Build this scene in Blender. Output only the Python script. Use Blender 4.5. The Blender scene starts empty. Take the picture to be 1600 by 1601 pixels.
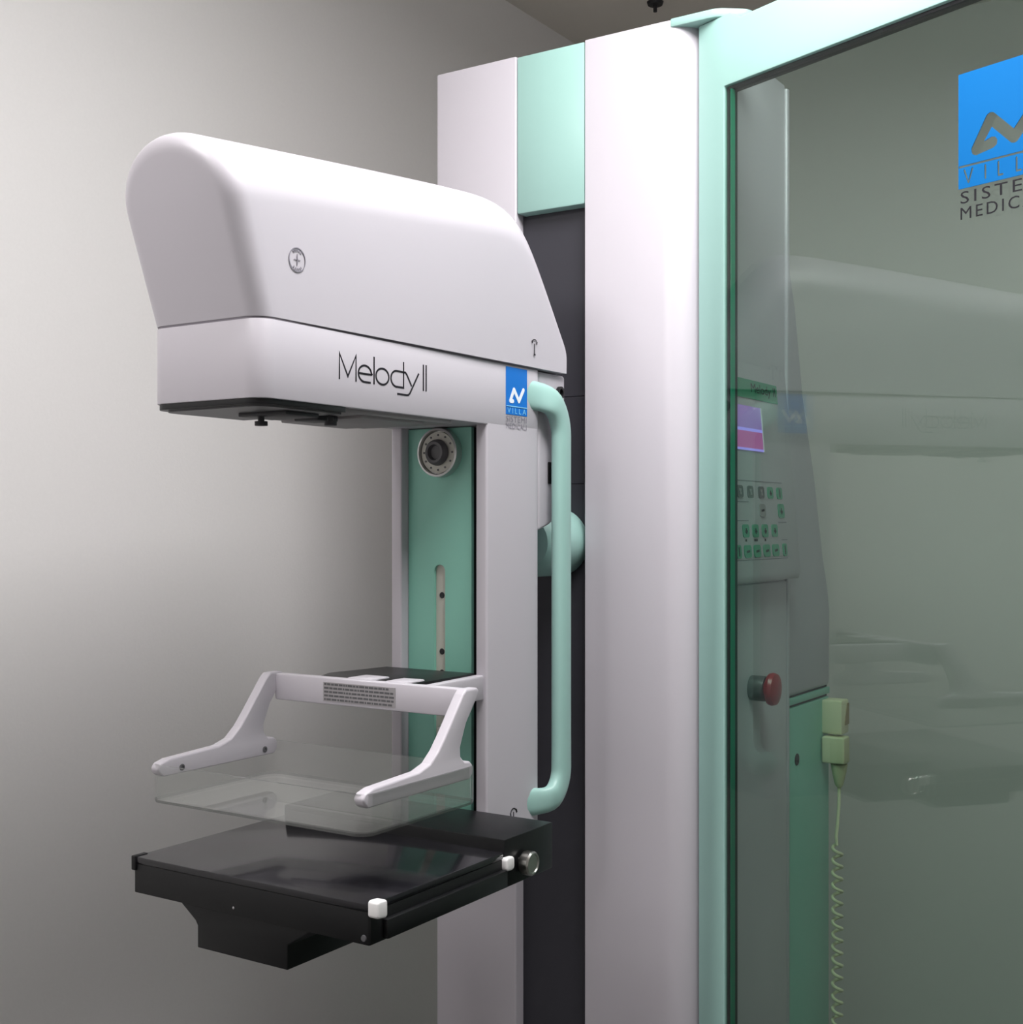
import bpy, bmesh, math, random
from mathutils import Vector, Matrix
S = bpy.context.scene
C = S.collection
PI = math.pi
random.seed(7)

# ---------------------------------------------------------------- camera, light, exposure
cam_d = bpy.data.cameras.new('camera'); cam = bpy.data.objects.new('camera', cam_d); C.objects.link(cam)
cam.location = (0, 0, 1.30); cam.rotation_euler = (PI/2, 0, math.radians(33.024))
cam_d.sensor_fit = 'HORIZONTAL'; cam_d.sensor_width = 36; cam_d.lens = 45.0; cam_d.shift_y = 19.5/1600
cam_d.clip_start = 0.02
S.camera = cam
w = bpy.data.worlds.new('world'); S.world = w; w.use_nodes = True
w.node_tree.nodes['Background'].inputs[0].default_value = (0.8, 0.85, 0.9, 1)
w.node_tree.nodes['Background'].inputs[1].default_value = 0.05
def area(name, loc, sx, sy, power, col=(1, 1, 1)):
    l = bpy.data.lights.new(name, 'AREA'); l.shape = 'RECTANGLE'; l.size = sx; l.size_y = sy; l.energy = power; l.color = col
    o = bpy.data.objects.new(name, l); C.objects.link(o); o.location = loc
    return o
LAMP = (-0.32, 0.93)
LAMP2 = (-0.90, -0.10)
area('lamp_light', (LAMP[0], LAMP[1], 2.243), 0.50, 0.50, 14.6, (1.0, 0.985, 0.985))
area('lamp_light_rear', (LAMP2[0], LAMP2[1], 2.243), 0.50, 0.50, 9.8, (1.0, 0.985, 0.985))
S.view_settings.view_transform = 'Standard'; S.view_settings.look = 'None'
S.view_settings.gamma = 1; S.view_settings.use_curve_mapping = False
S.view_settings.exposure = 0.0

# ---------------------------------------------------------------- materials
def lin(c):
    c = c/255
    return c/12.92 if c <= 0.04045 else ((c+0.055)/1.055)**2.4
def rgb(r, g, b): return (lin(r), lin(g), lin(b), 1)
def mat(name, col, rough=0.45, metal=0.0, bump=0.0, bscale=300, var=0.0, coat=0.0, spec=0.5):
    m = bpy.data.materials.new(name); m.use_nodes = True
    nt = m.node_tree; b = nt.nodes['Principled BSDF']
    b.inputs['Base Color'].default_value = col; b.inputs['Roughness'].default_value = rough
    b.inputs['Metallic'].default_value = metal; b.inputs['Coat Weight'].default_value = coat
    b.inputs['Specular IOR Level'].default_value = spec
    if bump or var:
        tc = nt.nodes.new('ShaderNodeTexCoord'); n = nt.nodes.new('ShaderNodeTexNoise')
        n.inputs['Scale'].default_value = bscale; n.inputs['Detail'].default_value = 3
        nt.links.new(tc.outputs['Object'], n.inputs['Vector'])
        if bump:
            bp = nt.nodes.new('ShaderNodeBump'); bp.inputs['Strength'].default_value = bump; bp.inputs['Distance'].default_value = 0.001
            nt.links.new(n.outputs['Fac'], bp.inputs['Height']); nt.links.new(bp.outputs['Normal'], b.inputs['Normal'])
        if var:
            mx = nt.nodes.new('ShaderNodeMix'); mx.data_type = 'RGBA'
            mx.inputs['A'].default_value = col
            mx.inputs['B'].default_value = (col[0]*(1-var), col[1]*(1-var), col[2]*(1-var), 1)
            nt.links.new(n.outputs['Fac'], mx.inputs['Factor']); nt.links.new(mx.outputs['Result'], b.inputs['Base Color'])
    return m
def emit(name, col, strength):
    m = mat(name, col, 0.3); b = m.node_tree.nodes['Principled BSDF']
    b.inputs['Emission Color'].default_value = col; b.inputs['Emission Strength'].default_value = strength
    return m
def clear(name, tint, ior=1.5, rough=0.0, haze=0.0):
    m = bpy.data.materials.new(name); m.use_nodes = True; nt = m.node_tree
    for n in list(nt.nodes): nt.nodes.remove(n)
    out = nt.nodes.new('ShaderNodeOutputMaterial'); t = nt.nodes.new('ShaderNodeBsdfTransparent'); g = nt.nodes.new('ShaderNodeBsdfGlossy')
    f = nt.nodes.new('ShaderNodeFresnel')      # thin sheet: same reflectance on the front and the back of each face
    ge = nt.nodes.new('ShaderNodeNewGeometry'); mr = nt.nodes.new('ShaderNodeMapRange')
    mr.inputs['To Min'].default_value = ior; mr.inputs['To Max'].default_value = 1/ior
    nt.links.new(ge.outputs['Backfacing'], mr.inputs['Value']); nt.links.new(mr.outputs['Result'], f.inputs['IOR'])
    t.inputs['Color'].default_value = tint; g.inputs['Roughness'].default_value = rough; g.inputs['Color'].default_value = (1, 1, 1, 1)
    mx = nt.nodes.new('ShaderNodeMixShader')
    nt.links.new(f.outputs[0], mx.inputs[0]); nt.links.new(t.outputs[0], mx.inputs[1]); nt.links.new(g.outputs[0], mx.inputs[2])
    last = mx
    if haze:
        d = nt.nodes.new('ShaderNodeBsdfDiffuse'); d.inputs['Color'].default_value = (0.75, 0.77, 0.75, 1)
        m2 = nt.nodes.new('ShaderNodeMixShader'); m2.inputs[0].default_value = haze
        nt.links.new(mx.outputs[0], m2.inputs[1]); nt.links.new(d.outputs[0], m2.inputs[2]); last = m2
    nt.links.new(last.outputs[0], out.inputs['Surface'])
    return m
M = dict(
    wall=mat('wall_paint', rgb(220, 217, 216), 0.7, bump=0.15, bscale=260, var=0.05),
    wallb=mat('wall_paint_far', rgb(214, 212, 207), 0.7, bump=0.15, bscale=260, var=0.05),
    ceil=mat('ceiling_paint', rgb(222, 216, 208), 0.8, bump=0.1, bscale=200, var=0.05),
    floor=mat('floor_vinyl', rgb(78, 80, 76), 0.5, var=0.15, bscale=40),
    white=mat('white_lacquer', rgb(186, 181, 188), 0.38, bump=0.02, bscale=900),
    teal=mat('teal_lacquer', rgb(150, 187, 180), 0.38, bump=0.02, bscale=900),
    tealdk=mat('teal_panel', rgb(130, 190, 172), 0.4, bump=0.02, bscale=900),
    black=mat('black_plastic', rgb(16, 16, 18), 0.38, spec=0.35),
    gloss=mat('black_gloss_top', rgb(26, 25, 29), 0.14, coat=0.2),
    dark=mat('dark_shutter', rgb(43, 42, 50), 0.6, bump=0.05, bscale=500),
    slotdk=mat('dark_channel', rgb(26, 26, 30), 0.6),
    rim=mat('dark_rubber', rgb(42, 41, 46), 0.5),
    ink=mat('black_ink', rgb(28, 26, 32), 0.6, spec=0.2),
    inkgrey=mat('grey_ink', rgb(130, 126, 136), 0.5),
    blue=mat('blue_print', rgb(2, 108, 196), 0.5, spec=0.3), blue2=mat('blue_foil', rgb(0, 96, 160), 0.6, spec=0.15),
    wprint=mat('white_print', rgb(228, 232, 238), 0.4),
    lblue=mat('pale_blue_print', rgb(120, 190, 230), 0.4),
    steel=mat('steel', rgb(178, 176, 172), 0.28, metal=1.0),
    satin=mat('satin_metal', rgb(205, 205, 205), 0.32, metal=0.9),
    grey=mat('grey_plastic', rgb(86, 85, 88), 0.4),
    cream=mat('cream_strip', rgb(196, 194, 184), 0.45),
    button=mat('white_button', rgb(232, 230, 230), 0.35),
    red=mat('red_plastic', rgb(150, 24, 34), 0.35),
    ivory=mat('ivory_plastic', rgb(222, 216, 182), 0.45),
    tan=mat('tan_plastic', rgb(150, 128, 92), 0.6),
    seam=mat('seam_grey', rgb(112, 106, 114), 0.6),
    edge=clear('acrylic_edge', (0.46, 0.47, 0.46, 1), 1.45, haze=0.04),  # darker tint paints in the total internal reflection along the tray edges
    glassedge=mat('green_glass_edge', rgb(24, 110, 84), 0.3),
    key=mat('green_key', rgb(60, 150, 118), 0.45),
    label=mat('grey_label', rgb(152, 148, 150), 0.5),
    glass=clear('lead_glass', (0.775, 0.875, 0.83, 1), 1.55),
    acryl=clear('clear_acrylic', (0.955, 0.96, 0.955, 1), 1.45, haze=0.02),
    lcd1=emit('lcd_purple', rgb(150, 108, 190), 0.45),
    lcd2=emit('lcd_magenta', rgb(184, 84, 160), 0.45),
    lcdl=emit('lcd_line', rgb(160, 140, 240), 0.7),
    diff=emit('lamp_diffuser', (1, 1, 1, 1), 8.6), diff2=emit('lamp_diffuser_dim', (1, 1, 1, 1), 5.8),
    metalw=mat('white_metal', rgb(220, 220, 216), 0.4),
)

# ---------------------------------------------------------------- helpers
def thing(name, label, cat, loc=(0, 0, 0), rz=0, group=None):
    o = bpy.data.objects.new(name, None); C.objects.link(o); o.location = loc; o.rotation_euler = (0, 0, rz)
    o.empty_display_size = 0.05
    o['label'] = label; o['category'] = cat
    if group: o['group'] = group
    return o
def wloc(o):
    v = Vector(o.location); p = o.parent
    while p: v = v + Vector(p.location); p = p.parent
    return v
def obj(name, bm, m, parent=None, local=False, smooth=30, label=None):
    """link one mesh object; vertices are given in world axes unless local"""
    me = bpy.data.meshes.new(name)
    if isinstance(bm, bmesh.types.BMesh):
        bmesh.ops.remove_doubles(bm, verts=bm.verts, dist=1e-6)
        bmesh.ops.recalc_face_normals(bm, faces=bm.faces)
        bm.to_mesh(me); bm.free()
    else:
        me = bm; me.name = name
    o = bpy.data.objects.new(name, me); C.objects.link(o)
    co = [v.co for v in me.vertices]
    lo = Vector([min(c[i] for c in co) for i in range(3)]); hi = Vector([max(c[i] for c in co) for i in range(3)])
    org = (lo+hi)/2
    me.transform(Matrix.Translation(-org))
    if parent is not None:
        o.parent = parent
        if local:
            base = Vector((0, 0, 0)) if parent.type == 'EMPTY' else Vector(parent['_org'])
        else:
            base = wloc(parent)
        o.location = org - base
        if local: o['_org'] = tuple(org)
    else:
        o.location = org
        if local: o['_org'] = tuple(org)
    for mm in (m if isinstance(m, (list, tuple)) else [m]): me.materials.append(mm)
    if smooth:
        me.polygons.foreach_set('use_smooth', [True]*len(me.polygons)); me.set_sharp_from_angle(angle=math.radians(smooth))
    if label: o['label'] = label
    return o
def bev(bm, w, seg=2, edges=None):
    if w: bmesh.ops.bevel(bm, geom=list(edges or bm.edges), offset=w, segments=seg, profile=0.5, affect='EDGES', clamp_overlap=True)
def box(bm, x0, x1, y0, y1, z0, z1, b=0.0, seg=2):
    t = bmesh.new()
    bmesh.ops.create_cube(t, size=1)
    for v in t.verts:
        v.co = Vector(((x0+x1)/2+v.co.x*(x1-x0), (y0+y1)/2+v.co.y*(y1-y0), (z0+z1)/2+v.co.z*(z1-z0)))
    bev(t, b, seg); merge(bm, t)
def merge(bm, t, mtx=None):
    me = bpy.data.meshes.new('tmp'); t.to_mesh(me); t.free()
    if mtx: me.transform(mtx)
    bm.from_mesh(me); bpy.data.meshes.remove(me)
def BOX(x0, x1, y0, y1, z0, z1, b=0.0, seg=2):
    bm = bmesh.new(); box(bm, x0, x1, y0, y1, z0, z1, b, seg); return bm
def prism(bm, pts, h0, h1, axis='Z', b=0.0, seg=2):
    """polygon extruded along an axis: Z takes (x,y), X takes (y,z), Y takes (x,z)"""
    t = bmesh.new()
    def P(p, h):
        return {'Z': (p[0], p[1], h), 'X': (h, p[0], p[1]), 'Y': (p[0], h, p[1])}[axis]
    a = [t.verts.new(P(p, h0)) for p in pts]; c = [t.verts.new(P(p, h1)) for p in pts]
    t.faces.new(a); t.faces.new(c[::-1]); n = len(pts)
    for i in range(n): t.faces.new((a[i], c[i], c[(i+1) % n], a[(i+1) % n]))
    bmesh.ops.recalc_face_normals(t, faces=t.faces)
    if b:
        t.edges.ensure_lookup_table()
        es = [e for e in t.edges if (len(e.link_faces) == 2 and e.calc_face_angle(0) > 0.6)]
        bev(t, b, seg, es)
    merge(bm, t)
def PRISM(*a, **k):
    bm = bmesh.new(); prism(bm, *a, **k); return bm
def rounded(pts, radii, n=6):
    """round the corners of a closed polygon"""
    out = []; N = len(pts)
    for i, p in enumerate(pts):
        r = radii[i] if isinstance(radii, (list, tuple)) else radii
        p = Vector(p); a = Vector(pts[i-1]); c = Vector(pts[(i+1) % N])
        if r <= 0: out.append(tuple(p)); continue
        u = (a-p).normalized(); v = (c-p).normalized(); ang = u.angle(v)
        d = min(r/math.tan(ang/2), (a-p).length*0.49, (c-p).length*0.49); rr = d*math.tan(ang/2)
        ce = p+(u+v).normalized()*(rr/math.sin(ang/2))
        s = p+u*d-ce; e = p+v*d-ce; tot = s.angle(e); cr = s.x*e.y-s.y*e.x
        for k in range(n+1):
            t = tot*k/n*(1 if cr > 0 else -1); cs, sn = math.cos(t), math.sin(t)
            out.append((ce.x+s.x*cs-s.y*sn, ce.y+s.x*sn+s.y*cs))
    return out
def lathe(bm, prof, origin, axis, n=40):
    """prof: (radius, height along axis)"""
    ax = Vector(axis).normalized(); u = ax.orthogonal().normalized(); v = ax.cross(u); O = Vector(origin)
    t = bmesh.new(); rings = []
    for r, h in prof:
        if r < 1e-6: rings.append([t.verts.new(O+ax*h)])
        else: rings.append([t.verts.new(O+ax*h+(u*math.cos(2*PI*k/n)+v*math.sin(2*PI*k/n))*r) for k in range(n)])
    for a, b in zip(rings, rings[1:]):
        for k in range(n):
            k2 = (k+1) % n
            if len(a) == 1 and len(b) == 1: continue
            if len(a) == 1: t.faces.new((a[0], b[k], b[k2]))
            elif len(b) == 1: t.faces.new((a[k], b[0], a[k2]))
            else: t.faces.new((a[k], b[k], b[k2], a[k2]))
    for ring in (rings[0], rings[-1]):
        if len(ring) > 1: t.faces.new(ring)
    bmesh.ops.recalc_face_normals(t, faces=t.faces)
    merge(bm, t)
def LATHE(*a, **k):
    bm = bmesh.new(); lathe(bm, *a, **k); return bm
def tube(bm, path, r, n=8):
    path = [Vector(p) for p in path]; t = bmesh.new(); rings = []
    up = Vector((0.3, 0.5, 0.81)); prev = None
    for i, p in enumerate(path):
        d = (path[min(i+1, len(path)-1)]-path[max(i-1, 0)]).normalized()
        if prev is None: u = d.orthogonal().normalized()
        else: u = (prev-d*prev.dot(d)).normalized()
        prev = u; v = d.cross(u)
        rings.append([t.verts.new(p+(u*math.cos(2*PI*k/n)+v*math.sin(2*PI*k/n))*r) for k in range(n)])
    for a, b in zip(rings, rings[1:]):
        for k in range(n): t.faces.new((a[k], b[k], b[(k+1) % n], a[(k+1) % n]))
    t.faces.new(rings[0][::-1]); t.faces.new(rings[-1]); merge(bm, t)
def curve_mesh(cu):
    o = bpy.data.objects.new('tmp', cu); C.objects.link(o)
    dg = bpy.context.evaluated_depsgraph_get(); dg.update()
    me = bpy.data.meshes.new_from_object(o.evaluated_get(dg)); bpy.data.objects.remove(o); bpy.data.curves.remove(cu)
    return me
def plate2d(outer, holes, ext):
    """flat plate with holes in the xy plane, extruded +-ext along z"""
    cu = bpy.data.curves.new('tmp', 'CURVE'); cu.dimensions = '2D'; cu.fill_mode = 'BOTH'; cu.extrude = ext
    for pts in [outer]+list(holes):
        sp = cu.splines.new('POLY'); sp.points.add(len(pts)-1); sp.use_cyclic_u = True
        for q, p in zip(sp.points, pts): q.co = (p[0], p[1], 0, 1)
    return curve_mesh(cu)
def frame_map(me, O, ux, uy):
    ux = Vector(ux).normalized(); uy = Vector(uy).normalized(); uz = ux.cross(uy)
    m = Matrix((ux, uy, uz)).transposed().to_4x4(); m.translation = Vector(O); me.transform(m); return me
def text_mesh(s, height, width=None, ext=0.0002, spacing=1.0, bold=0.0):
    cu = bpy.data.curves.new('tmp', 'FONT'); cu.body = s; cu.size = 1; cu.extrude = 0; cu.space_character = spacing; cu.offset = bold; cu.resolution_u = 3
    me = curve_mesh(cu)
    xs = [v.co.x for v in me.vertices]; ys = [v.co.y for v in me.vertices]
    sx = (width/(max(xs)-min(xs))) if width else height/(max(ys)-min(ys)); sy = height/(max(ys)-min(ys))
    x0 = min(xs); y0 = min(ys)
    for v in me.vertices: v.co = Vector(((v.co.x-x0)*sx, (v.co.y-y0)*sy, ext))
    return me
def stroke(bm, pts, w, ext=0.0003, closed=False):
    """flat ribbon with mitred joints in the xy plane, as a thin raised print"""
    P = [Vector(p) for p in pts]; n = len(P); L = []; R = []
    for i in range(n):
        a = P[i-1] if (i > 0 or closed) else None; c = P[(i+1) % n] if (i < n-1 or closed) else None
        d1 = (P[i]-a).normalized() if a is not None else None; d2 = (c-P[i]).normalized() if c is not None else None
        if d1 is None: d1 = d2
        if d2 is None: d2 = d1
        n1 = Vector((-d1.y, d1.x)); n2 = Vector((-d2.y, d2.x)); mt = (n1+n2)
        mt = n1 if mt.length < 1e-6 else mt.normalized(); k = min(1/max(mt.dot(n1), 0.3), 2.2)
        L.append(P[i]+mt*w/2*k); R.append(P[i]-mt*w/2*k)
    t = bmesh.new()
    vs = [(t.verts.new((l.x, l.y, ext)), t.verts.new((r.x, r.y, ext)), t.verts.new((l.x, l.y, 0)), t.verts.new((r.x, r.y, 0))) for l, r in zip(L, R)]
    rng = range(n if closed else n-1)
    for i in rng:
        a, b = vs[i], vs[(i+1) % n]
        t.faces.new((a[0], a[1], b[1], b[0])); t.faces.new((a[0], b[0], b[2], a[2])); t.faces.new((a[1], a[3], b[3], b[1]))
    merge(bm, t)
def outline(pts, w, cap=4):
    """closed outline of a round-capped stroke (used for cut-outs)"""
    P = [Vector(p) for p in pts]; n = len(P); h = w/2
    def side(seq):
        out = []
        for i in range(len(seq)):
            d1 = (seq[i]-seq[i-1]).normalized() if i else (seq[1]-seq[0]).normalized()
            d2 = (seq[i+1]-seq[i]).normalized() if i < len(seq)-1 else d1
            n1 = Vector((-d1.y, d1.x)); n2 = Vector((-d2.y, d2.x)); m = (n1+n2).normalized(); k = min(1/max(m.dot(n1), 0.25), 1.9)
            if n1.dot(d2) > 0: out.append(seq[i]+m*h*k)       # inner corner
            elif n1.dot(d2) < -0.1:
                for q in range(cap+1):
                    out.append(seq[i]+(n1*(1-q/cap)+n2*(q/cap)).normalized()*h)
            else: out.append(seq[i]+m*h*k)
        d = (seq[-1]-seq[-2]).normalized(); nn = Vector((-d.y, d.x))
        for q in range(1, cap): 
            a = PI*q/cap; out.append(seq[-1]+nn*h*math.cos(a)+d*h*math.sin(a))
        return out
    return [tuple(p) for p in side(P)+side(P[::-1])]
def arc(cx, cy, rx, ry, a0, a1, n=20):
    return [(cx+rx*math.cos(math.radians(a0+(a1-a0)*k/n)), cy+ry*math.sin(math.radians(a0+(a1-a0)*k/n))) for k in range(n+1)]
def side_mesh(bm, X):
    """bm drawn as (y, z) print -> mesh lying on a face that looks towards +X at x = X"""
    me = bpy.data.meshes.new('tmp'); bm.to_mesh(me); bm.free()
    return frame_map(me, (X, 0, 0), (0, 1, 0), (0, 0, 1))
def struct(name, bm, m):
    o = obj(name, bm, m, smooth=0); o['kind'] = 'structure'; return o

# ---------------------------------------------------------------- room
XL, XR, YF, YB, ZC = -1.42, 1.45, -1.35, 2.70, 2.36
struct('floor', BOX(XL-.1, XR+.1, YF-.1, YB+.1, -0.08, 0), M['floor'])
struct('ceiling', BOX(XL-.1, XR+.1, YF-.1, YB+.1, ZC, ZC+.08), M['ceil'])
struct('wall_left', BOX(XL-.08, XL, YF, YB, 0, ZC), M['wall'])
struct('wall_back', BOX(XL-.08, XR+.08, YB, YB+.08, 0, ZC), M['wallb'])
struct('wall_right', BOX(XR, XR+.08, YF, YB, 0, ZC), M['wall'])
struct('wall_front', BOX(XL-.08, XR+.08, YF-.08, YF, 0, ZC), M['wall'])

def ceiling_lamp(x, y, label, glow):
    t = thing('ceiling_lamp', label, 'lamp', (x, y, ZC))
    bm = BOX(x-.275, x+.275, y-.275, y+.275, ZC-.028, ZC-.020, .002); box(bm, x-.12, x+.12, y-.12, y+.12, ZC-.022, ZC, .002)
    obj('mounting_plate', bm, M['metalw'], t)
    obj('diffuser', BOX(x-.258, x+.258, y-.258, y+.258, ZC-.108, ZC-.027, .01), glow, t)
ceiling_lamp(LAMP[0], LAMP[1], 'square opal ceiling light above the tube head', M['diff'])
ceiling_lamp(LAMP2[0], LAMP2[1], 'square opal ceiling light nearer the front wall and the left wall', M['diff2'])
t = thing('ceiling_fitting', 'small dark fitting on the ceiling above the column', 'fitting', (-1.17, 2.335, ZC))
bm = bmesh.new(); lathe(bm, [(0, 0), (.017, 0), (.015, -.006), (0, -.007)], (-1.17, 2.335, ZC), (0, 0, 1), 20)
obj('rose', bm, M['slotdk'], t)
obj('stem', LATHE([(0, 0), (.004, 0), (.004, -.014), (0, -.015)], (-1.17, 2.335, ZC-.006), (0, 0, 1), 12), M['slotdk'], t)

# ---------------------------------------------------------------- column
XM = -0.8528
YC, ZT = 1.405, 1.912
col = thing('mammography_column', 'tall white and teal column of the x-ray machine with a dark vertical slot', 'medical machine', (XM, 1.55, 0))
obj('base_plate', PRISM(rounded([(-1.05, 1.38), (-.645, 1.38), (-.645, 1.712), (-1.05, 1.712)], .02), 0, 0.03, b=.004), M['grey'], col)
obj('side_panel', PRISM(rounded([(-1.0359, YC), (-.9063, YC), (-.9063, 1.70), (-1.0359, 1.70)], [.004, .002, 0, .004], 3), 0.03, ZT, b=.0015), M['white'], col, label='white left column panel')
obj('side_panel', PRISM(rounded([(-.8034, YC), (-.652, YC), (-.652, 1.7034), (-.8034, 1.7034)], [.002, .042, .003, 0], 12), 0.03, ZT, b=.0015), M['white'], col, label='white right column panel with a rounded edge')
obj('header_panel', BOX(-.9059, -.8038, YC+.0012, 1.69, 1.7055, ZT-.0008, .003), M['teal'], col, label='teal panel closing the top of the slot')
bm = bmesh.new()
zs = [0.03, 1.352, 1.4646, 1.7055]
for a, b in zip(zs, zs[1:]): box(bm, -.9061, -.8036, YC+.0176, 1.69, a+.0004, b-.0004)
obj('slot_shutter', bm, M['dark'], col, label='dark shutter at the back of the slot')
obj('edge_trim', BOX(-.655, -.6485, 1.703, 1.7125, 0.03, 1.908, .002), M['white'], col, label='white upright strip on the rear edge')
obj('access_panel', PRISM(rounded([(1.452, .06), (1.700, .06), (1.700, 1.222), (1.452, 1.222)], .004, 3), -.653, -.6485, 'X', b=.0012), M['white'], col, label='white service panel low on the right side')
# joining bracket on the top
obj('top_bracket', PRISM(rounded([(-.684, YC), (-.622, YC), (-.590, 1.43), (-.590, 1.50), (-.684, 1.50)], [0, .03, .02, .02, 0], 8), 1.9028, 1.9135, b=.002), M['teal'], col, label='teal plate joining the column top to the screen')
b = obj('emergency_button', LATHE([(0, 0), (.0165, 0), (.0165, .018), (.0155, .020), (0, .020)], (-.6485, 1.5751, 1.0863), (1, 0, 0), 32), M['grey'], col, label='grey collar of the emergency stop')
obj('cap', LATHE([(0, 0), (.011, 0), (.011, .006), (.0205, .007), (.0215, .011), (.020, .0155), (.012, .0185), (0, .0195)], (-.6305, 1.5751, 1.0863), (1, 0, 0), 36), M['red'], b, label='red mushroom push button')

# ---------------------------------------------------------------- arm with the tube head
ZS = 1.4795; ZB = 1.410; Y0 = .806; RF = .0187
arm = thing('xray_arm', 'white c-shaped arm with a domed tube head and a teal handle', 'medical machine', (XM, 1.22, .93))
def arm_half(y):
    return .070+(.0668-.070)*min(1, max(0, (y-Y0)/(1.16-Y0)))
pts = []
for s in (1,):
    pts += [(XM+.070-RF+RF*math.cos(a), Y0+RF-RF*math.sin(a)) for a in [PI/2*k/8 for k in range(8, -1, -1)]]
    pts += [(XM+.0668, 1.16), (XM+.0668, 1.262), (XM+.0655, 1.268), (XM+.062, 1.2713)]
pts = pts+[(2*XM-x, y) for x, y in pts[::-1]]
body = bmesh.new(); prism(body, pts, ZB, ZS, 'Z', b=.0012, seg=2)
up = rounded([(XM-.0668, 1.16), (XM-.0517, 1.16), (XM-.0517, 1.245), (XM+.0517, 1.245), (XM+.0517, 1.16), (XM+.0668, 1.16), (XM+.0668, 1.2713), (XM-.0668, 1.2713)], [.003, .002, 0, 0, .002, .003, .009, .009], 5)
prism(body, up, .93, ZB+.001, 'Z')
obj('arm_shell', body, M['white'], arm)
# domed cover
WB, WM, ZW, T0, T1, YE, YK, ZK, KS, ZR = .070, .0718, 1.6293, 1.6381, 1.688, 1.3257, 1.2336, 1.56, .3457, .0611
def cover():
    z0 = 1.482; bm = bmesh.new(); rings = []; ns = 24
    z0 = 1.4812; ys = [Y0+RF*(1-math.cos(PI/2*k/8)) for k in range(9)]
    ys += [Y0+RF+(YE-Y0-RF)*k/56 for k in range(1, 57)]
    for y in ys:
        d = 0 if y >= Y0+RF else RF-math.sqrt(max(0, RF*RF-(Y0+RF-y)**2))
        a = T0+(T1-T0)*(y-Y0)/(YK-Y0); b = T1+(ZK-T1)*((y-YK)/(YE-YK))
        zt = max(.5*(a+b-math.sqrt((a-b)**2+.035**2)), z0+.03)
        hd = min(ZR, (zt-z0)*.8); zc = zt-hd
        tt = min(1, (zc-z0)/(ZW-z0)); wc = WB+(WM-WB)*tt
        sec = [(WB-d, z0)]+[(WB+(wc-WB)*q/8-d, z0+(zc-z0)*q/8) for q in range(1, 9)]
        for q in range(1, ns+1):
            th = PI/2*q/ns; sec.append((max(0, wc*math.cos(th)-d*math.cos(th)), zc+(zt-zc)*math.sin(th)-d*math.sin(th)))
        full = sec+[(-x, z) for x, z in sec[-2::-1]]
        g = max(0, 1-(y-Y0)/.35)
        rings.append([bm.verts.new((XM+x, y-KS*(z-z0)*g, z)) for x, z in full])
    n = len(rings[0])
    for a, b in zip(rings, rings[1:]):
        for k in range(n-1): bm.faces.new((a[k], a[k+1], b[k+1], b[k]))
        bm.faces.new((a[n-1], a[0], b[0], b[n-1]))
    bm.faces.new(rings[0]); bm.faces.new(rings[-1])
    return bm
obj('tube_cover', cover(), M['white'], arm, smooth=50, label='white domed cover over the x-ray tube')
obj('seam_gasket', PRISM([(XM+(x-XM)*.993, 1.03+(y-1.03)*.998) for x, y in pts], ZS-.001, 1.4835), M['seam'], arm, label='grey seam under the domed cover')
obj('rear_cover', PRISM(rounded([(1.272, ZS), (1.3335, ZS), (1.3335, 1.36), (1.306, 1.302), (1.272, 1.292)], [.004, .004, .02, .02, 0], 5), XM-.0635, XM+.0635, 'X', b=.004, seg=3), M['white'], arm, label='white cover behind the arm')
obj('cover_clip', BOX(XM+.062, XM+.0655, 1.293, 1.3055, 1.348, 1.374, .0012), M['black'], arm, label='black clip on the rear cover')
obj('cover_bolt', LATHE([(0, 0), (.0075, 0), (.0075, .004), (.0045, .004), (.004, .001), (0, .001)], (XM+.0632, 1.319, 1.458), (1, 0, 0), 20), M['black'], arm, label='black bolt on the rear cover')
obj('pivot_hub', LATHE([(0, 0), (.043, 0), (.043, .058), (.040, .072), (.032, .081), (0, .083)], (XM+.002, YC+.0176, 1.277), (0, -1, 0), 48), M['teal'], arm, label='round teal pivot behind the arm')
# collimator under the head
cp = [(XM+(x-XM)*.980, Y0+.0015+(y-Y0)*.990) for x, y in pts]
fr = [p for p in cp if p[1] < .90]
half = [p for p in fr if p[0] > XM]; half2 = [p for p in fr if p[0] <= XM]
edge_r = half+[(XM+.0680, .922)]; edge_l = [(XM-.0680, .922)]+half2
obj('collimator_rim', PRISM(edge_r+edge_l, ZB-.0050, ZB+.001, b=.0006), M['black'], arm, label='black rim under the head front')
obj('collimator_plate', PRISM([(XM+(x-XM)*.93, .905+(y-.905)*.93) for x, y in edge_r+edge_l], ZB-.0066, ZB-.0040), M['grey'], arm, label='grey plate inside the black rim')
bm = BOX(XM-.058, XM+.062, .924, 1.10, ZB-.004, ZB+.001, .001); box(bm, XM-.05, XM+.055, .96, 1.06, ZB-.007, ZB-.003, .001)
obj('filter_tray', bm, M['label'], arm, label='pale tray under the head')
bm = BOX(XM-.01, XM+.050, .86, .905, ZB-.010, ZB-.006, .001); box(bm, XM+.0, XM+.03, .925, .955, ZB-.010, ZB-.004, .001)
obj('latch_block', bm, M['rim'], arm)
for (x, y, z) in ((-.845, .872, ZB-.010), (-.815, .935, ZB-.007)):
    obj('thumb_screw', LATHE([(0, 0), (.003, 0), (.003, .004), (.006, .004), (.006, .008), (0, .008)], (x, y, z), (0, 0, -1), 16), M['rim'], arm)
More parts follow.
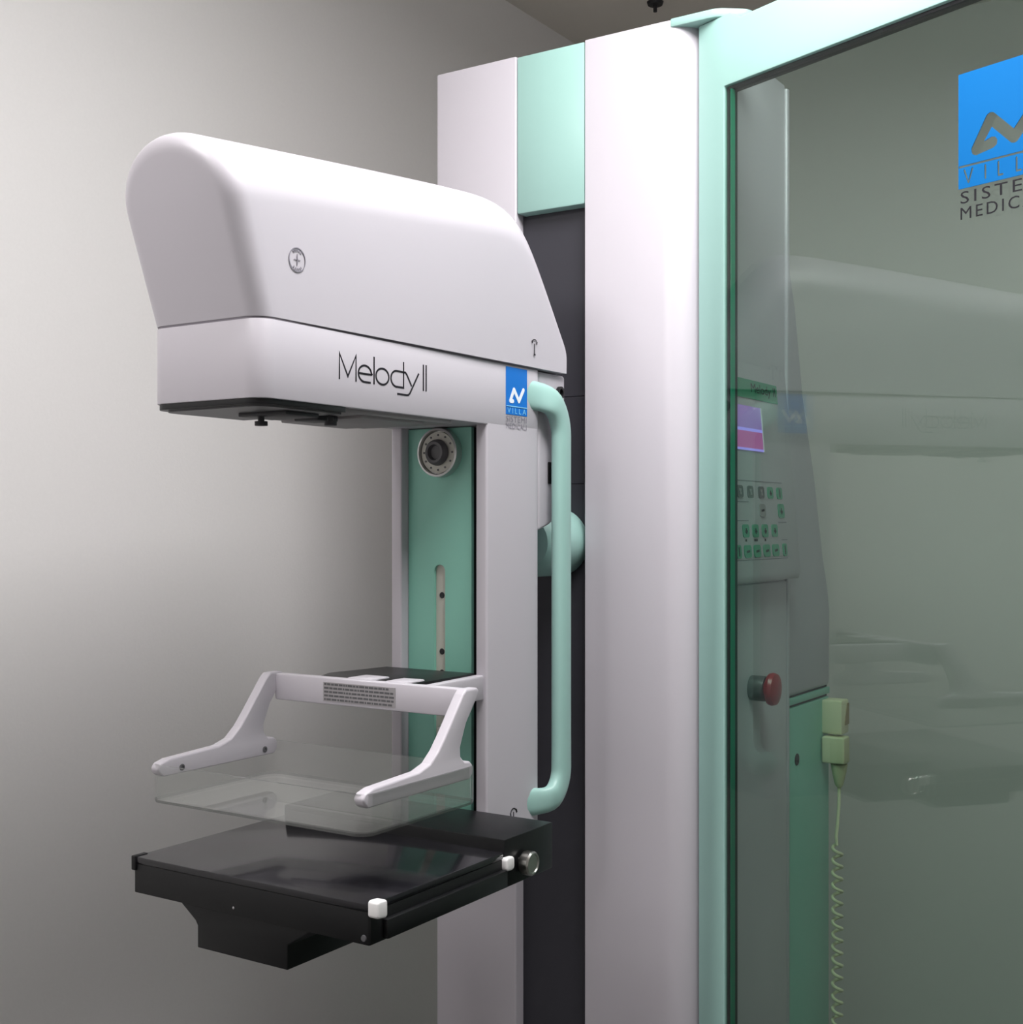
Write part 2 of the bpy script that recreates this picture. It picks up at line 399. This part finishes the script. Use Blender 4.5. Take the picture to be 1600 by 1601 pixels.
# teal panel with the slot
ho = rounded([(-.8671, 1.02), (-.8519, 1.02), (-.8519, 1.2545), (-.8671, 1.2545)], [.002, .002, .0075, .0075], 6)
me = plate2d([(-.9040, .94), (-.8157, .94), (-.8157, 1.409), (-.9040, 1.409)], [[(x, z) for x, z in ho]], .0025)
frame_map(me, (0, 1.1752, 0), (1, 0, 0), (0, 0, 1))
obj('front_panel', me, M['tealdk'], arm, label='recessed teal panel in the arm')
obj('channel_lining', BOX(-.9040, -.8015, 1.186, 1.244, .94, 1.409), M['slotdk'], arm, label='black channel behind the teal panel')
st = obj('slot_strip', BOX(-.869, -.850, 1.1765, 1.1788, 1.015, 1.258), M['cream'], arm, label='pale strip in the slot with screw holes')
for z in (1.2195, 1.1556, 1.1315):
    obj('hole', LATHE([(0, 0), (.0036, 0), (.003, .0008), (0, .0008)], (-.8590, 1.1765, z), (0, -1, 0), 16), M['slotdk'], st)
obj('screw', LATHE([(0, 0), (.0045, 0), (.0045, .002), (.003, .0045), (0, .005)], (-.8590, 1.1765, 1.0679), (0, -1, 0), 16), M['steel'], st)
# angle dial
D = (-.8562, 1.1727, 1.3812)
dl = obj('angle_dial', LATHE([(0, 0), (.0278, 0), (.0282, .003), (.0274, .010), (.0252, .0108), (.0244, .008), (.0244, .004), (0, .004)], D, (0, -1, 0), 56), M['satin'], arm, label='round metal angle dial')
obj('dial_face', LATHE([(0, .0035), (.0238, .0035), (.0232, .0075), (0, .0075)], D, (0, -1, 0), 56), M['cream'], dl, label='pale dial face with dots')
bm = bmesh.new()
for k in range(12):
    a = 2*PI*k/12
    lathe(bm, [(0, 0), (.0013, 0), (.0012, .0006), (0, .0006)], (D[0]+.0196*math.cos(a), D[1]-.0075, D[2]+.0196*math.sin(a)), (0, -1, 0), 8)
obj('dial_dot', bm, M['grey'], dl)
obj('dial_knob', LATHE([(0, .007), (.0140, .007), (.0150, .009), (.0144, .0125), (.0118, .0160), (.0090, .0155), (.0078, .011), (0, .0105)], D, (0, -1, 0), 40), M['grey'], dl, label='grey knob with a hollow')
# handle
def handle(sx):
    t = bmesh.new(); path = [(1.236, 1.4495, .036), (1.240, 1.4495, .036), (1.247, 1.4495, .036), (1.254, 1.4495, .0355)]
    path += [(1.254+.0460*math.sin(a), 1.4035+.0460*math.cos(a), .0345-.0050*a/(PI/2)) for a in [PI/2*k/12 for k in range(1, 13)]]
    path += [(1.3000, z, .0290) for z in (1.36, 1.28, 1.20, 1.12, 1.05)]
    path += [(1.2650+.035*math.cos(a), 1.0135-.035*math.sin(a), .030) for a in [PI/2*k/10 for k in range(0, 11)]]
    path += [(1.256, .9785, .033), (1.247, .9785, .034), (1.240, .9785, .034), (1.230, .9785, .034)]
    rings = []; n = 28
    for i, (y, z, wd) in enumerate(path):
        g = min(1, max(0, (y-1.241)/.042)); X = XM+sx*(.0575+.0205*g*g*(3-2*g))
        a = path[max(i-1, 0)]; c = path[min(i+1, len(path)-1)]
        dy, dz = c[0]-a[0], c[1]-a[1]; L = math.hypot(dy, dz); ny, nz = -dz/L, dy/L
        ring = []
        for k in range(n):
            th = 2*PI*k/n; cs, sn = math.cos(th), math.sin(th); e = 2/2.6
            p = wd/2*abs(cs)**e*(1 if cs >= 0 else -1); q = .0090*abs(sn)**e*(1 if sn >= 0 else -1)
            ring.append(t.verts.new((X+sx*q, y+ny*p, z+nz*p)))
        rings.append(ring)
    for a, b in zip(rings, rings[1:]):
        for k in range(n): t.faces.new((a[k], b[k], b[(k+1) % n], a[(k+1) % n]))
    t.faces.new(rings[0]); t.faces.new(rings[-1]); return t
obj('handle', handle(1), M['teal'], arm, smooth=50, label='teal grab handle on the near side')
obj('handle', handle(-1), M['teal'], arm, smooth=50, label='teal grab handle on the far side')
# lettering on the head: Melody II
def mx(y): return XM+arm_half(y)
def lettering(strokes, w):
    bm = bmesh.new()
    for p, cl in strokes: stroke(bm, p, w, closed=cl)
    me = bpy.data.meshes.new('tmp'); bm.to_mesh(me); bm.free()
    for v in me.vertices: v.co = Vector((mx(v.co.x)+.0001+v.co.z, v.co.x, v.co.y))
    return me
zb, zx, zt = 1.4358, 1.4518, 1.4618
ls = [([(.9113, zb-.0005), (.9113, zt-.002), (.9235, 1.4392), (.9355, zt-.002), (.9355, zb-.0005)], False),
      ([(.9395, 1.4440), (.9588, 1.4440)]+arc(.9489, 1.4440, .0099, .0079, 0, 260, 26)+[(.9520, 1.4362), (.9577, 1.4362)], False),
      ([(.9627, zt), (.9627, zb-.0006)], False),
      (arc(.9757, 1.4440, .0101, .0078, 0, 354, 30), True),
      ([(1.0095, zt), (1.0095, 1.4362), (1.0000, 1.4362)]+arc(.9985, 1.4440, .0093, .0079, 265, 95, 22)+[(1.0000, zx), (1.0125, zx-.0002), (1.0150, 1.4495), (1.0228, 1.4388)], False),
      ([(1.0348, 1.4527), (1.0200, 1.4315), (1.0175, 1.4297), (1.0150, 1.4293), (.9990, 1.4293)], False),
      ([(1.0427, 1.4626), (1.0427, zb)], False), ([(1.0474, 1.4626), (1.0474, zb)], False)]
obj('lettering', lettering(ls, .00185), M['ink'], arm, smooth=0, label='thin black lettering on the head side')
# maker's badge
XB = XM+.0668
bd = obj('maker_badge', BOX(XB-.0002, XB+.0005, 1.1974, 1.2414, 1.4238, 1.4773), M['blue'], arm, label='blue badge with a white zigzag mark')
def simple_badge(bm): return side_mesh(bm, XB+.0006)
bm = bmesh.new()
o_ = outline([(1.2112, 1.4392), (1.2060, 1.4392), (1.2135, 1.4525), (1.2238, 1.4400), (1.2334, 1.4535)], .0046)
me = plate2d(o_, [], .0002); frame_map(me, (XB+.0006, 0, 0), (0, 1, 0), (0, 0, 1))
obj('zigzag_mark', me, M['wprint'], bd)
bm = bmesh.new(); stroke(bm, [(1.1974, 1.4332), (1.2414, 1.4332)], .0011); obj('rule', simple_badge(bm), M['lblue'], bd, smooth=0)
me = text_mesh('VILLA', .0062, .0390, spacing=1.5); frame_map(me, (XB+.0006, 1.1996, 1.4252), (0, 1, 0), (0, 0, 1)); obj('lettering', me, M['lblue'], bd, smooth=0)
for s, z in (('SISTEMI', 1.4158), ('MEDICALI', 1.4078)):
    me = text_mesh(s, .0066, .0425, spacing=1.1); frame_map(me, (XB+.0003, 1.1978, z), (0, 1, 0), (0, 0, 1)); obj('badge_lettering', me, M['inkgrey'], arm, smooth=0, label='small grey lettering under the badge')
# small symbols
bm = bmesh.new(); XS = XM+.0707+.0004
stroke(bm, arc(.8520, 1.5360, .0105, .0105, 0, 352, 40), .0009, closed=True)
stroke(bm, [(.8520, 1.5410), (.8520, 1.5312)], .0009); stroke(bm, [(.8478, 1.5360), (.8562, 1.5360)], .0006)
for s in (1, -1):
    for k in range(5):
        a = s*90+(k-2)*17; p = arc(.8520, 1.5360, .0083, .0083, a-5, a+5, 2); stroke(bm, p, .0020)
obj('focus_symbol', side_mesh(bm, XS), M['inkgrey'], arm, smooth=0, label='grey ring symbol with a cross')
bm = bmesh.new()
stroke(bm, arc(1.2510, 1.5085, .0052, .0048, 25, 155, 12), .0010)
stroke(bm, [(1.2457, 1.5115), (1.2463, 1.5085)], .0018); stroke(bm, [(1.2563, 1.5110), (1.2558, 1.5078)], .0018)
stroke(bm, [(1.2511, 1.5085), (1.2511, 1.4965)], .0013); stroke(bm, [(1.2492, 1.4958), (1.2530, 1.4958)], .0020)
obj('rotation_symbol', side_mesh(bm, XM+.0712), M['ink'], arm, smooth=0, label='small double arrow symbol')
bm = bmesh.new()
stroke(bm, arc(1.2131, 1.9731-1.0, .0062, .0062, 20, 165, 12), .0011)
stroke(bm, [(1.2184, .9775), (1.2200, .9735)], .0022); stroke(bm, [(1.2068, .9752), (1.2074, .9715)], .0018); stroke(bm, [(1.2131, .9755), (1.2131, .964)], .0013)
obj('rotation_symbol', side_mesh(bm, XB+.0002), M['ink'], arm, smooth=0, label='small double arrow symbol low on the arm')

# ---------------------------------------------------------------- compression paddle
pd = thing('compression_paddle', 'clear plastic compression tray held by a white two-armed frame', 'paddle', (XM, 1.16, 1.12))
pl = [(.868, 1.0535), (.8725, 1.0505), (1.0280, 1.0505), (1.0335, 1.0550), (1.0335, 1.0635), (1.0285, 1.0682), (1.0195, 1.0690), (1.0130, 1.0750), (1.0125, 1.0840), (1.0225, 1.1060), (1.0420, 1.1300), (1.0455, 1.1350), (1.0410, 1.1390), (1.0225, 1.1390), (1.0170, 1.1345), (.9880, 1.0985), (.9770, 1.0860), (.9640, 1.0755), (.9470, 1.0705), (.8800, 1.0672), (.8690, 1.0642), (.8650, 1.0590)]
for s in (1, -1):
    a = obj('side_arm', PRISM(rounded(pl, .004, 3), XM+s*.124, XM+s*.136, 'X', b=.0022, seg=3), M['white'], pd)
    for y, z in ((.8958, 1.0565), (1.0135, 1.0570)):
        obj('screw', LATHE([(0, 0), (.0033, 0), (.0033, .0010), (.0017, .0012), (.0014, .0004), (0, .0004)], (XM+s*.1242, y, z), (-s, 0, 0), 16), M['grey'], a)
cb = obj('crossbar', BOX(XM-.126, XM+.126, 1.0310, 1.0430, 1.1090, 1.1375, .002), M['white'], pd)
lb = obj('warning_label', BOX(-.9085, -.8115, 1.0304, 1.0312, 1.1125, 1.1330), M['label'], cb, label='grey label with five lines of fine print')
bm = bmesh.new(); random.seed(3)
for k in range(5):
    z = 1.1308-.0040*k; x = -.9070; end = (-.820, -.8135, -.812, -.8125, -.8155)[k]
    while x < end:
        l = random.uniform(.002, .007); stroke(bm, [(x, z), (min(x+l, end), z)], .0021, .0002); x += l+.0009
me = bpy.data.meshes.new('tmp'); bm.to_mesh(me); bm.free(); frame_map(me, (0, 1.0304, 0), (1, 0, 0), (0, 0, 1)); obj('fine_print', me, M['grey'], cb, smooth=0)
obj('mounting_prong', PRISM(rounded([(1.040, 1.1100), (1.1605, 1.1075), (1.1605, 1.1345), (1.040, 1.1330)], .002, 2), XM+.0515, XM+.0628, 'X', b=.0015), M['white'], pd)
obj('mounting_prong', PRISM(rounded([(1.040, 1.1080), (1.1605, 1.1075), (1.1605, 1.1265), (1.040, 1.1265)], .002, 2), XM-.0628, XM-.0515, 'X', b=.0015), M['white'], pd)
obj('carriage', PRISM([(-.940, 1.075), (-.925, 1.159), (-.8015, 1.159), (-.8015, 1.050), (-.93, 1.050)], 1.124, 1.1362, b=.001), M['black'], pd, label='black carriage plate behind the crossbar')
for x0, x1 in ((-.886, -.853), (-.834, -.806)):
    obj('mounting_lug', BOX(x0, x1, 1.0425, 1.074, 1.120, 1.1378, .0015), M['white'], pd)
bm = bmesh.new()
def tray():
    a = rounded([(XM-.1385, .8655), (XM+.1385, .8655), (XM+.1385, 1.040), (XM-.1385, 1.040)], .014, 6)
    b = rounded([(XM-.1362, .8678), (XM+.1362, .8678), (XM+.1362, 1.0377), (XM-.1362, 1.0377)], .012, 6)
    bm = bmesh.new()
    o0 = [bm.verts.new((XM+(x-XM)*.994, .953+(y-.953)*.994, 1.0260)) for x, y in a]; o05 = [bm.verts.new((x, y, 1.0288)) for x, y in a]; o1 = [bm.verts.new((x, y, 1.0632)) for x, y in a]
    i1 = [bm.verts.new((x, y, 1.0632)) for x, y in b]; i0 = [bm.verts.new((x, y, 1.0295)) for x, y in b]
    n = len(a)
    for A, B in ((o0, o05), (o05, o1), (o1, i1), (i1, i0)):
        for k in range(n): bm.faces.new((A[k], A[(k+1) % n], B[(k+1) % n], B[k]))
    bm.faces.new(o0[::-1]); bm.faces.new(i0)
    bm.faces.ensure_lookup_table()
    for k in list(range(0, n))+list(range(2*n, 3*n)): bm.faces[k].material_index = 1
    return bm
obj('clear_tray', tray(), [M['acryl'], M['edge']], pd, label='clear plastic tray')

# ---------------------------------------------------------------- cassette table
tb = thing('cassette_table', 'flat black cassette holder below the clear tray', 'table', (XM, 1.16, .94))
XA, XZ = -1.0026, -.7030
obj('table_body', PRISM(rounded([(XA, .857), (XZ, .857), (XZ, 1.16), (XA, 1.16)], .002, 2), .9365, .9655, b=.001), M['black'], tb)
obj('table_top', BOX(XA, XZ, .8565, 1.1595, .9655, .9722, .0012), M['gloss'], tb, label='glossy dark table top')
obj('side_rail', BOX(XZ-.001, XZ+.006, .875, 1.066, .9385, .9560, .0015), M['black'], tb)
obj('corner_stop', BOX(XA-.0022, XA+.004, .8552, .872, .9585, .9730, .0012), M['black'], tb)
obj('rear_block', BOX(XA+.004, XZ+.0012, 1.067, 1.1597, .9362, .985, .0015), M['black'], tb, label='raised black block at the rear')
obj('sensor_box', PRISM([(-.940, .938), (-.918, .9225), (-.9150, .918), (-.9150, .8970), (-.7995, .8970), (-.7995, .920), (-.770, .938)], .8585, .985, 'Y', b=.0012), M['black'], tb, label='black box under the table')
obj('side_button', PRISM(rounded([(.8550, .9618), (.8690, .9600), (.8690, .9760), (.8550, .9768)], .003, 4), XZ-.001, -.6920, 'X', b=.0022, seg=3), M['button'], tb, label='white button at the front corner')
obj('side_button', PRISM(rounded([(1.0640, .9540), (1.0790, .9535), (1.0790, .9672), (1.0640, .9680)], .004, 4), XZ-.003, -.6970, 'X', b=.0022, seg=3), M['button'], tb, label='white button by the metal knob')
obj('clamp_knob', LATHE([(0, 0), (.0055, 0), (.0055, .003), (.0115, .004), (.0122, .006), (.0122, .0135), (.0108, .0152), (.0095, .0152), (.0088, .0142), (0, .0138)], (XZ+.001, 1.098, .9565), (1, 0, 0), 32), M['steel'], tb, label='round steel knob')
obj('front_screw', LATHE([(0, 0), (.0030, 0), (.0026, .0012), (0, .0014)], (XZ-.006, .8570, .9425), (0, -1, 0), 14), M['grey'], tb)
obj('indicator_dot', LATHE([(0, 0), (.0014, 0), (.0010, .0006), (0, .0007)], (-.866, .8572, .9432), (0, -1, 0), 12), M['label'], tb)

# ---------------------------------------------------------------- rear generator cabinet
gc = thing('generator_cabinet', 'white-topped teal cabinet behind the column with a tapering back', 'cabinet', (XM, 1.81, 0))
prof = [(1.7135, 1.0545), (1.9085, 1.0545), (1.9095, 1.17), (1.900, 1.205), (1.8800, 1.2517), (1.8439, 1.3665), (1.795, 1.4856), (1.7630, 1.611), (1.745, 1.655), (1.725, 1.668), (1.7135, 1.668)]
obj('upper_cover', PRISM(prof, -1.03, -.6585, 'X', b=.006, seg=3), M['white'], gc, label='white tapering upper cover')
obj('seam_band', BOX(-1.026, -.6625, 1.7135, 1.9045, 1.035, 1.0555), M['slotdk'], gc)
obj('middle_band', BOX(-1.03, -.6585, 1.7135, 1.9075, 1.0420, 1.0520, .001), M['tealdk'], gc, label='teal band between the two dark seams')
obj('lower_cabinet', BOX(-1.03, -.6585, 1.7135, 1.9050, 0, 1.0385, .003), M['tealdk'], gc, label='teal lower cabinet')
obj('plug_hole', LATHE([(0, 0), (.0085, 0), (.0085, .0008), (.006, .0012), (0, .0006)], (-.6585, 1.7662, .9621), (1, 0, 0), 20), M['slotdk'], gc)

# ---------------------------------------------------------------- control panel on the column side
cpn = thing('control_panel', 'sloping grey-white control panel with a purple display and rows of green keys', 'control panel', (-.652, 1.58, 1.22))
KX = .024/.285
def pX(z): return -.652+(1.51-z)*KX
obj('housing', PRISM([(-.660, 1.512), (pX(1.512), 1.512), (pX(1.235), 1.235), (pX(1.228)-.003, 1.226), (-.660, 1.224)], 1.452, 1.7025, 'Y', b=.0015, seg=3), M['white'], cpn)
nrm = Vector((1, 0, KX)).normalized(); upv = Vector((-KX, 0, 1)).normalized()
def on_panel(y0, y1, z0, z1, th=.0012, r=0, lift=0):
    pts_ = [(y0, z0), (y1, z0), (y1, z1), (y0, z1)]
    if r: pts_ = rounded(pts_, r, 4)
    bm = bmesh.new(); a = []; c = []
    for y, z in pts_:
        p = Vector((pX(z), y, z))
        a.append(bm.verts.new(p+nrm*(lift-.0003))); c.append(bm.verts.new(p+nrm*(lift+th)))
    bm.faces.new(a); bm.faces.new(c[::-1])
    for k in range(len(a)): bm.faces.new((a[k], a[(k+1) % len(a)], c[(k+1) % len(a)], c[k]))
    return bm
d = obj('display', on_panel(1.495, 1.5985, 1.3955, 1.4535, .0008), M['lcd1'], cpn, label='purple lit display')
obj('display_lower', on_panel(1.495, 1.5975, 1.3975, 1.4205, .0003, lift=.0008), M['lcd2'], d, label='magenta lower half')
obj('display_line', on_panel(1.495, 1.5985, 1.4205, 1.4245, .0003, lift=.0008), M['lcdl'], d)
obj('display_line', on_panel(1.495, 1.5985, 1.3955, 1.3985, .0004, lift=.0008), M['lcdl'], d)
obj('display_edge', on_panel(1.5985, 1.6008, 1.3955, 1.4535, .0018), M['button'], d, label='white right edge')
tl = obj('title_strip', on_panel(1.49, 1.664, 1.4640, 1.4890, .0006), M['key'], cpn, label='green title strip')
me = text_mesh('Melody II', .016, .085); frame_map(me, Vector((pX(1.4690), 1.572, 1.4690))+nrm*.0007, (0, 1, 0), upv); obj('lettering', me, M['ink'], tl, smooth=0)
for (y0, y1, z) in ((1.480, 1.6558, 1.3560), (1.474, 1.6566, 1.2548), (1.480, 1.535, 1.3290), (1.480, 1.53, 1.3050), (1.632, 1.662, 1.3030), (1.64, 1.66, 1.2795)):
    obj('border_line', on_panel(y0, y1, z-.0006, z+.0006, .0003), M['inkgrey'], cpn)
def key(y, z, wy, wz, m, icon, mi):
    k = obj('key', on_panel(y-wy/2, y+wy/2, z-wz/2, z+wz/2, .0012, r=min(wy, wz)*.25), m, cpn)
    bm = bmesh.new()
    for (a, b) in icon:
        stroke(bm, [(a[0]*wy*.5, a[1]*wz*.5), (b[0]*wy*.5, b[1]*wz*.5)], .0030, .0002)
    me = bpy.data.meshes.new('tmp'); bm.to_mesh(me); bm.free(); frame_map(me, Vector((pX(z), y, z))+nrm*.0012, (0, 1, 0), upv)
    obj('icon', me, mi, k, smooth=0)
UP = [((0, -.5), (0, .4)), ((-.4, -.1), (.4, -.1))]; DN = [((-.5, -.1), (.5, .05))]; BAR = [((0, -.7), (0, .7))]; HB = [((-.4, .3), (.3, .3)), ((-.2, -.3), (.4, -.3)), ((0, .3), (.1, -.3))]
for k, y in enumerate((1.5094, 1.5428, 1.5795, 1.6108, 1.6431)):
    key(y, 1.3418, .0185, .0155, M['grey'] if k < 3 else M['key'], HB if k < 3 else (UP if k == 3 else BAR), M['label'] if k < 3 else M['ink'])
key(1.579, 1.3184, .020, .0165, M['label'], DN, M['ink']); key(1.6447, 1.3181, .0215, .0190, M['key'], UP, M['ink'])
for y in (1.5182, 1.5497, 1.5822, 1.6158): key(y, 1.2918, .0200, .0165, M['key'], UP, M['ink'])
for y in (1.5194, 1.5508, 1.5834, 1.6147): key(y, 1.2658, .0220, .0160, M['key'], DN, M['ink'])
for y in (1.4909, 1.6471): key(y, 1.2658, .0140, .0170, M['key'], BAR, M['ink'])
for y in (1.5178, 1.5470, 1.5530, 1.5818): obj('mark', on_panel(y-.0022, y+.0022, 1.2783, 1.2813, .0003), M['ink'], cpn)

# ---------------------------------------------------------------- hand switch and holder
hd = thing('switch_holder', 'ivory wall holder for the hand switch on the teal cabinet edge', 'holder', (-.64, 1.886, .975))
obj('holder_body', PRISM(rounded([(1.872, .985), (1.904, .985), (1.904, 1.036), (1.872, 1.036)], .003, 3), -.6590, -.628, 'X', b=.002), M['ivory'], hd)
bm = PRISM([(1.884, .998), (1.9045, .998), (1.9045, 1.030), (1.896, 1.030)], -.632, -.6272, 'X')
obj('notch', bm, M['tan'], hd, label='tan recess in the holder')
hs = thing('hand_switch', 'ivory hand switch hanging on a coiled cord under its holder', 'hand switch', (-.638, 1.885, .93))
obj('grip', PRISM(rounded([(1.864, .942), (1.892, .942), (1.892, .982), (1.864, .982)], .003, 3), -.6565, -.622, 'X', b=.003, seg=3), M['ivory'], hs)
bm = bmesh.new(); lathe(bm, [(0, .0), (.0125, .0), (.011, -.010), (.0065, -.030), (.0045, -.034), (0, -.034)], (-.6350, 1.881, .940), (0, 0, 1), 24)
obj('strain_relief', bm, M['ivory'], hs)
path = [(-.635, 1.881, .908), (-.635, 1.880, .88), (-.636, 1.877, .85), (-.637, 1.874, .833), (-.634, 1.868, .822)]
z = .818; k = 0; n = 12
cy, cx_ = 1.8740, -.6355
while z > .33:
    a = 2*PI*k/n; path.append((cx_+.0068*math.cos(a+2.4), cy-.002*(.82-z)+.0068*math.sin(a+2.4), z)); z -= .0185/n; k += 1
path += [(-.636, 1.865, .325), (-.636, 1.862, .29), (-.642, 1.860, .25), (-.650, 1.858, .232), (-.6560, 1.857, .23)]
bm = bmesh.new(); tube(bm, path, .0026, 8); obj('coiled_cord', bm, M['ivory'], hs, smooth=60, label='coiled ivory cord')

# ---------------------------------------------------------------- lead glass screen
AL = math.radians(-20.976)
sc = thing('protective_screen', 'teal framed lead-glass screen with a blue maker logo beside the column', 'screen', (-.6536, 1.42, 0), AL)
def lobj(name, bm, m, parent, **k):
    o = obj(name, bm, m, parent, local=True, **k); return o
W = .82
outer = [(0, .10), (W, .10), (W, 1.893), (.068, 1.893), (.052, 1.9022), (0, 1.9022)]
inner = [(.0428, .19), (W-.0428, .19), (W-.0428, 1.8180), (.0428, 1.8180)]
me = plate2d(outer, [inner], .0106); frame_map(me, (0, .0106, 0), (1, 0, 0), (0, 0, 1))
bm = bmesh.new(); bm.from_mesh(me); bpy.data.meshes.remove(me)
bmesh.ops.remove_doubles(bm, verts=bm.verts, dist=1e-6)
es = [e for e in bm.edges if len(e.link_faces) == 2 and e.calc_face_angle(0) > .6]
bev(bm, .0020, 2, es)
lobj('frame', bm, M['teal'], sc, label='teal screen frame')
gi = [(.0462, .194), (W-.0462, .194), (W-.0462, 1.8142), (.0462, 1.8142)]
me = plate2d([(.0426, .1898), (W-.0426, .1898), (W-.0426, 1.8182), (.0426, 1.8182)], [gi], .0070); frame_map(me, (0, .0125, 0), (1, 0, 0), (0, 0, 1))
lobj('gasket', me, M['rim'], sc, label='dark rubber gasket')
TH = math.radians(1.0); PC = Vector((W/2, .0115, 0)); UX = Vector((math.cos(TH), math.sin(TH), 0)); UB = Vector((-math.sin(TH), math.cos(TH), 0))
def pane_map(me, off=0):
    return frame_map(me, PC-UB*(.0036+off), UX, (0, 0, 1))
bm = BOX(-.3655, .3655, -.0035, .0035, .192, 1.8165)
me = bpy.data.meshes.new('tmp'); bm.to_mesh(me); bm.free(); me.transform(Matrix.Translation(PC) @ Matrix.Rotation(TH, 4, 'Z'))
lobj('glass_pane', me, M['glass'], sc, label='greenish lead-glass pane')
me = bpy.data.meshes.new('tmp'); bm = BOX(-.3588, -.3574, -.0030, .0036, .196, 1.8135); bm.to_mesh(me); bm.free(); me.transform(Matrix.Translation(PC) @ Matrix.Rotation(TH, 4, 'Z'))
lobj('glass_edge', me, M['glassedge'], sc, label='green glass edge at the left')
for x in (.06, W-.06):
    bm = BOX(x-.03, x+.03, -.16, .20, 0, .035, .006); box(bm, x-.02, x+.02, .002, .019, .03, .105, .002)
    lobj('foot', bm, M['grey'], sc)
# logo on the glass (cut-out mark)
L0, L1, ZL0, ZL1 = -.0530, .0455, 1.6302, 1.7432
mk = outline([(-.0160, 1.6683), (-.0335, 1.6653), (-.0178, 1.6922), (.0070, 1.6678), (.0295, 1.6942)], .0112)
holes = [mk, [(L0+.0005, 1.6508), (L1-.0005, 1.6508), (L1-.0005, 1.6528), (L0+.0005, 1.6528)]]
zt_, zb_ = 1.6480, 1.6352
for pth in ([(-.0465, zt_), (-.0420, zb_), (-.0375, zt_)], [(-.0235, zt_), (-.0235, zb_)], [(-.0095, zt_), (-.0095, zb_), (-.0050, zb_)], [(.0095, zt_), (.0095, zb_), (.0140, zb_)], [(.0285, zb_), (.0330, zt_), (.0375, zb_)]):
    holes.append(outline(pth, .0019, 2))
me = plate2d([(L0, ZL0), (L1, ZL0), (L1, ZL1), (L0, ZL1)], holes, .0003); pane_map(me, .0002)
lobj('maker_logo', me, M['blue2'], sc, smooth=0, label='blue logo square with a cut-out zigzag')
for s_, z in (('SISTEMI', 1.6153), ('MEDICALI', 1.5997)):
    me = text_mesh(s_, .0120, .0960, ext=0, spacing=1.25)
    me.transform(Matrix.Translation((-.0508, z, 0))); pane_map(me, .0004)
    lobj('logo_lettering', me, M['ink'], sc, smooth=0, label='dark lettering on the glass under the logo')

for o in list(bpy.data.objects):
    if '_org' in o: del o['_org']
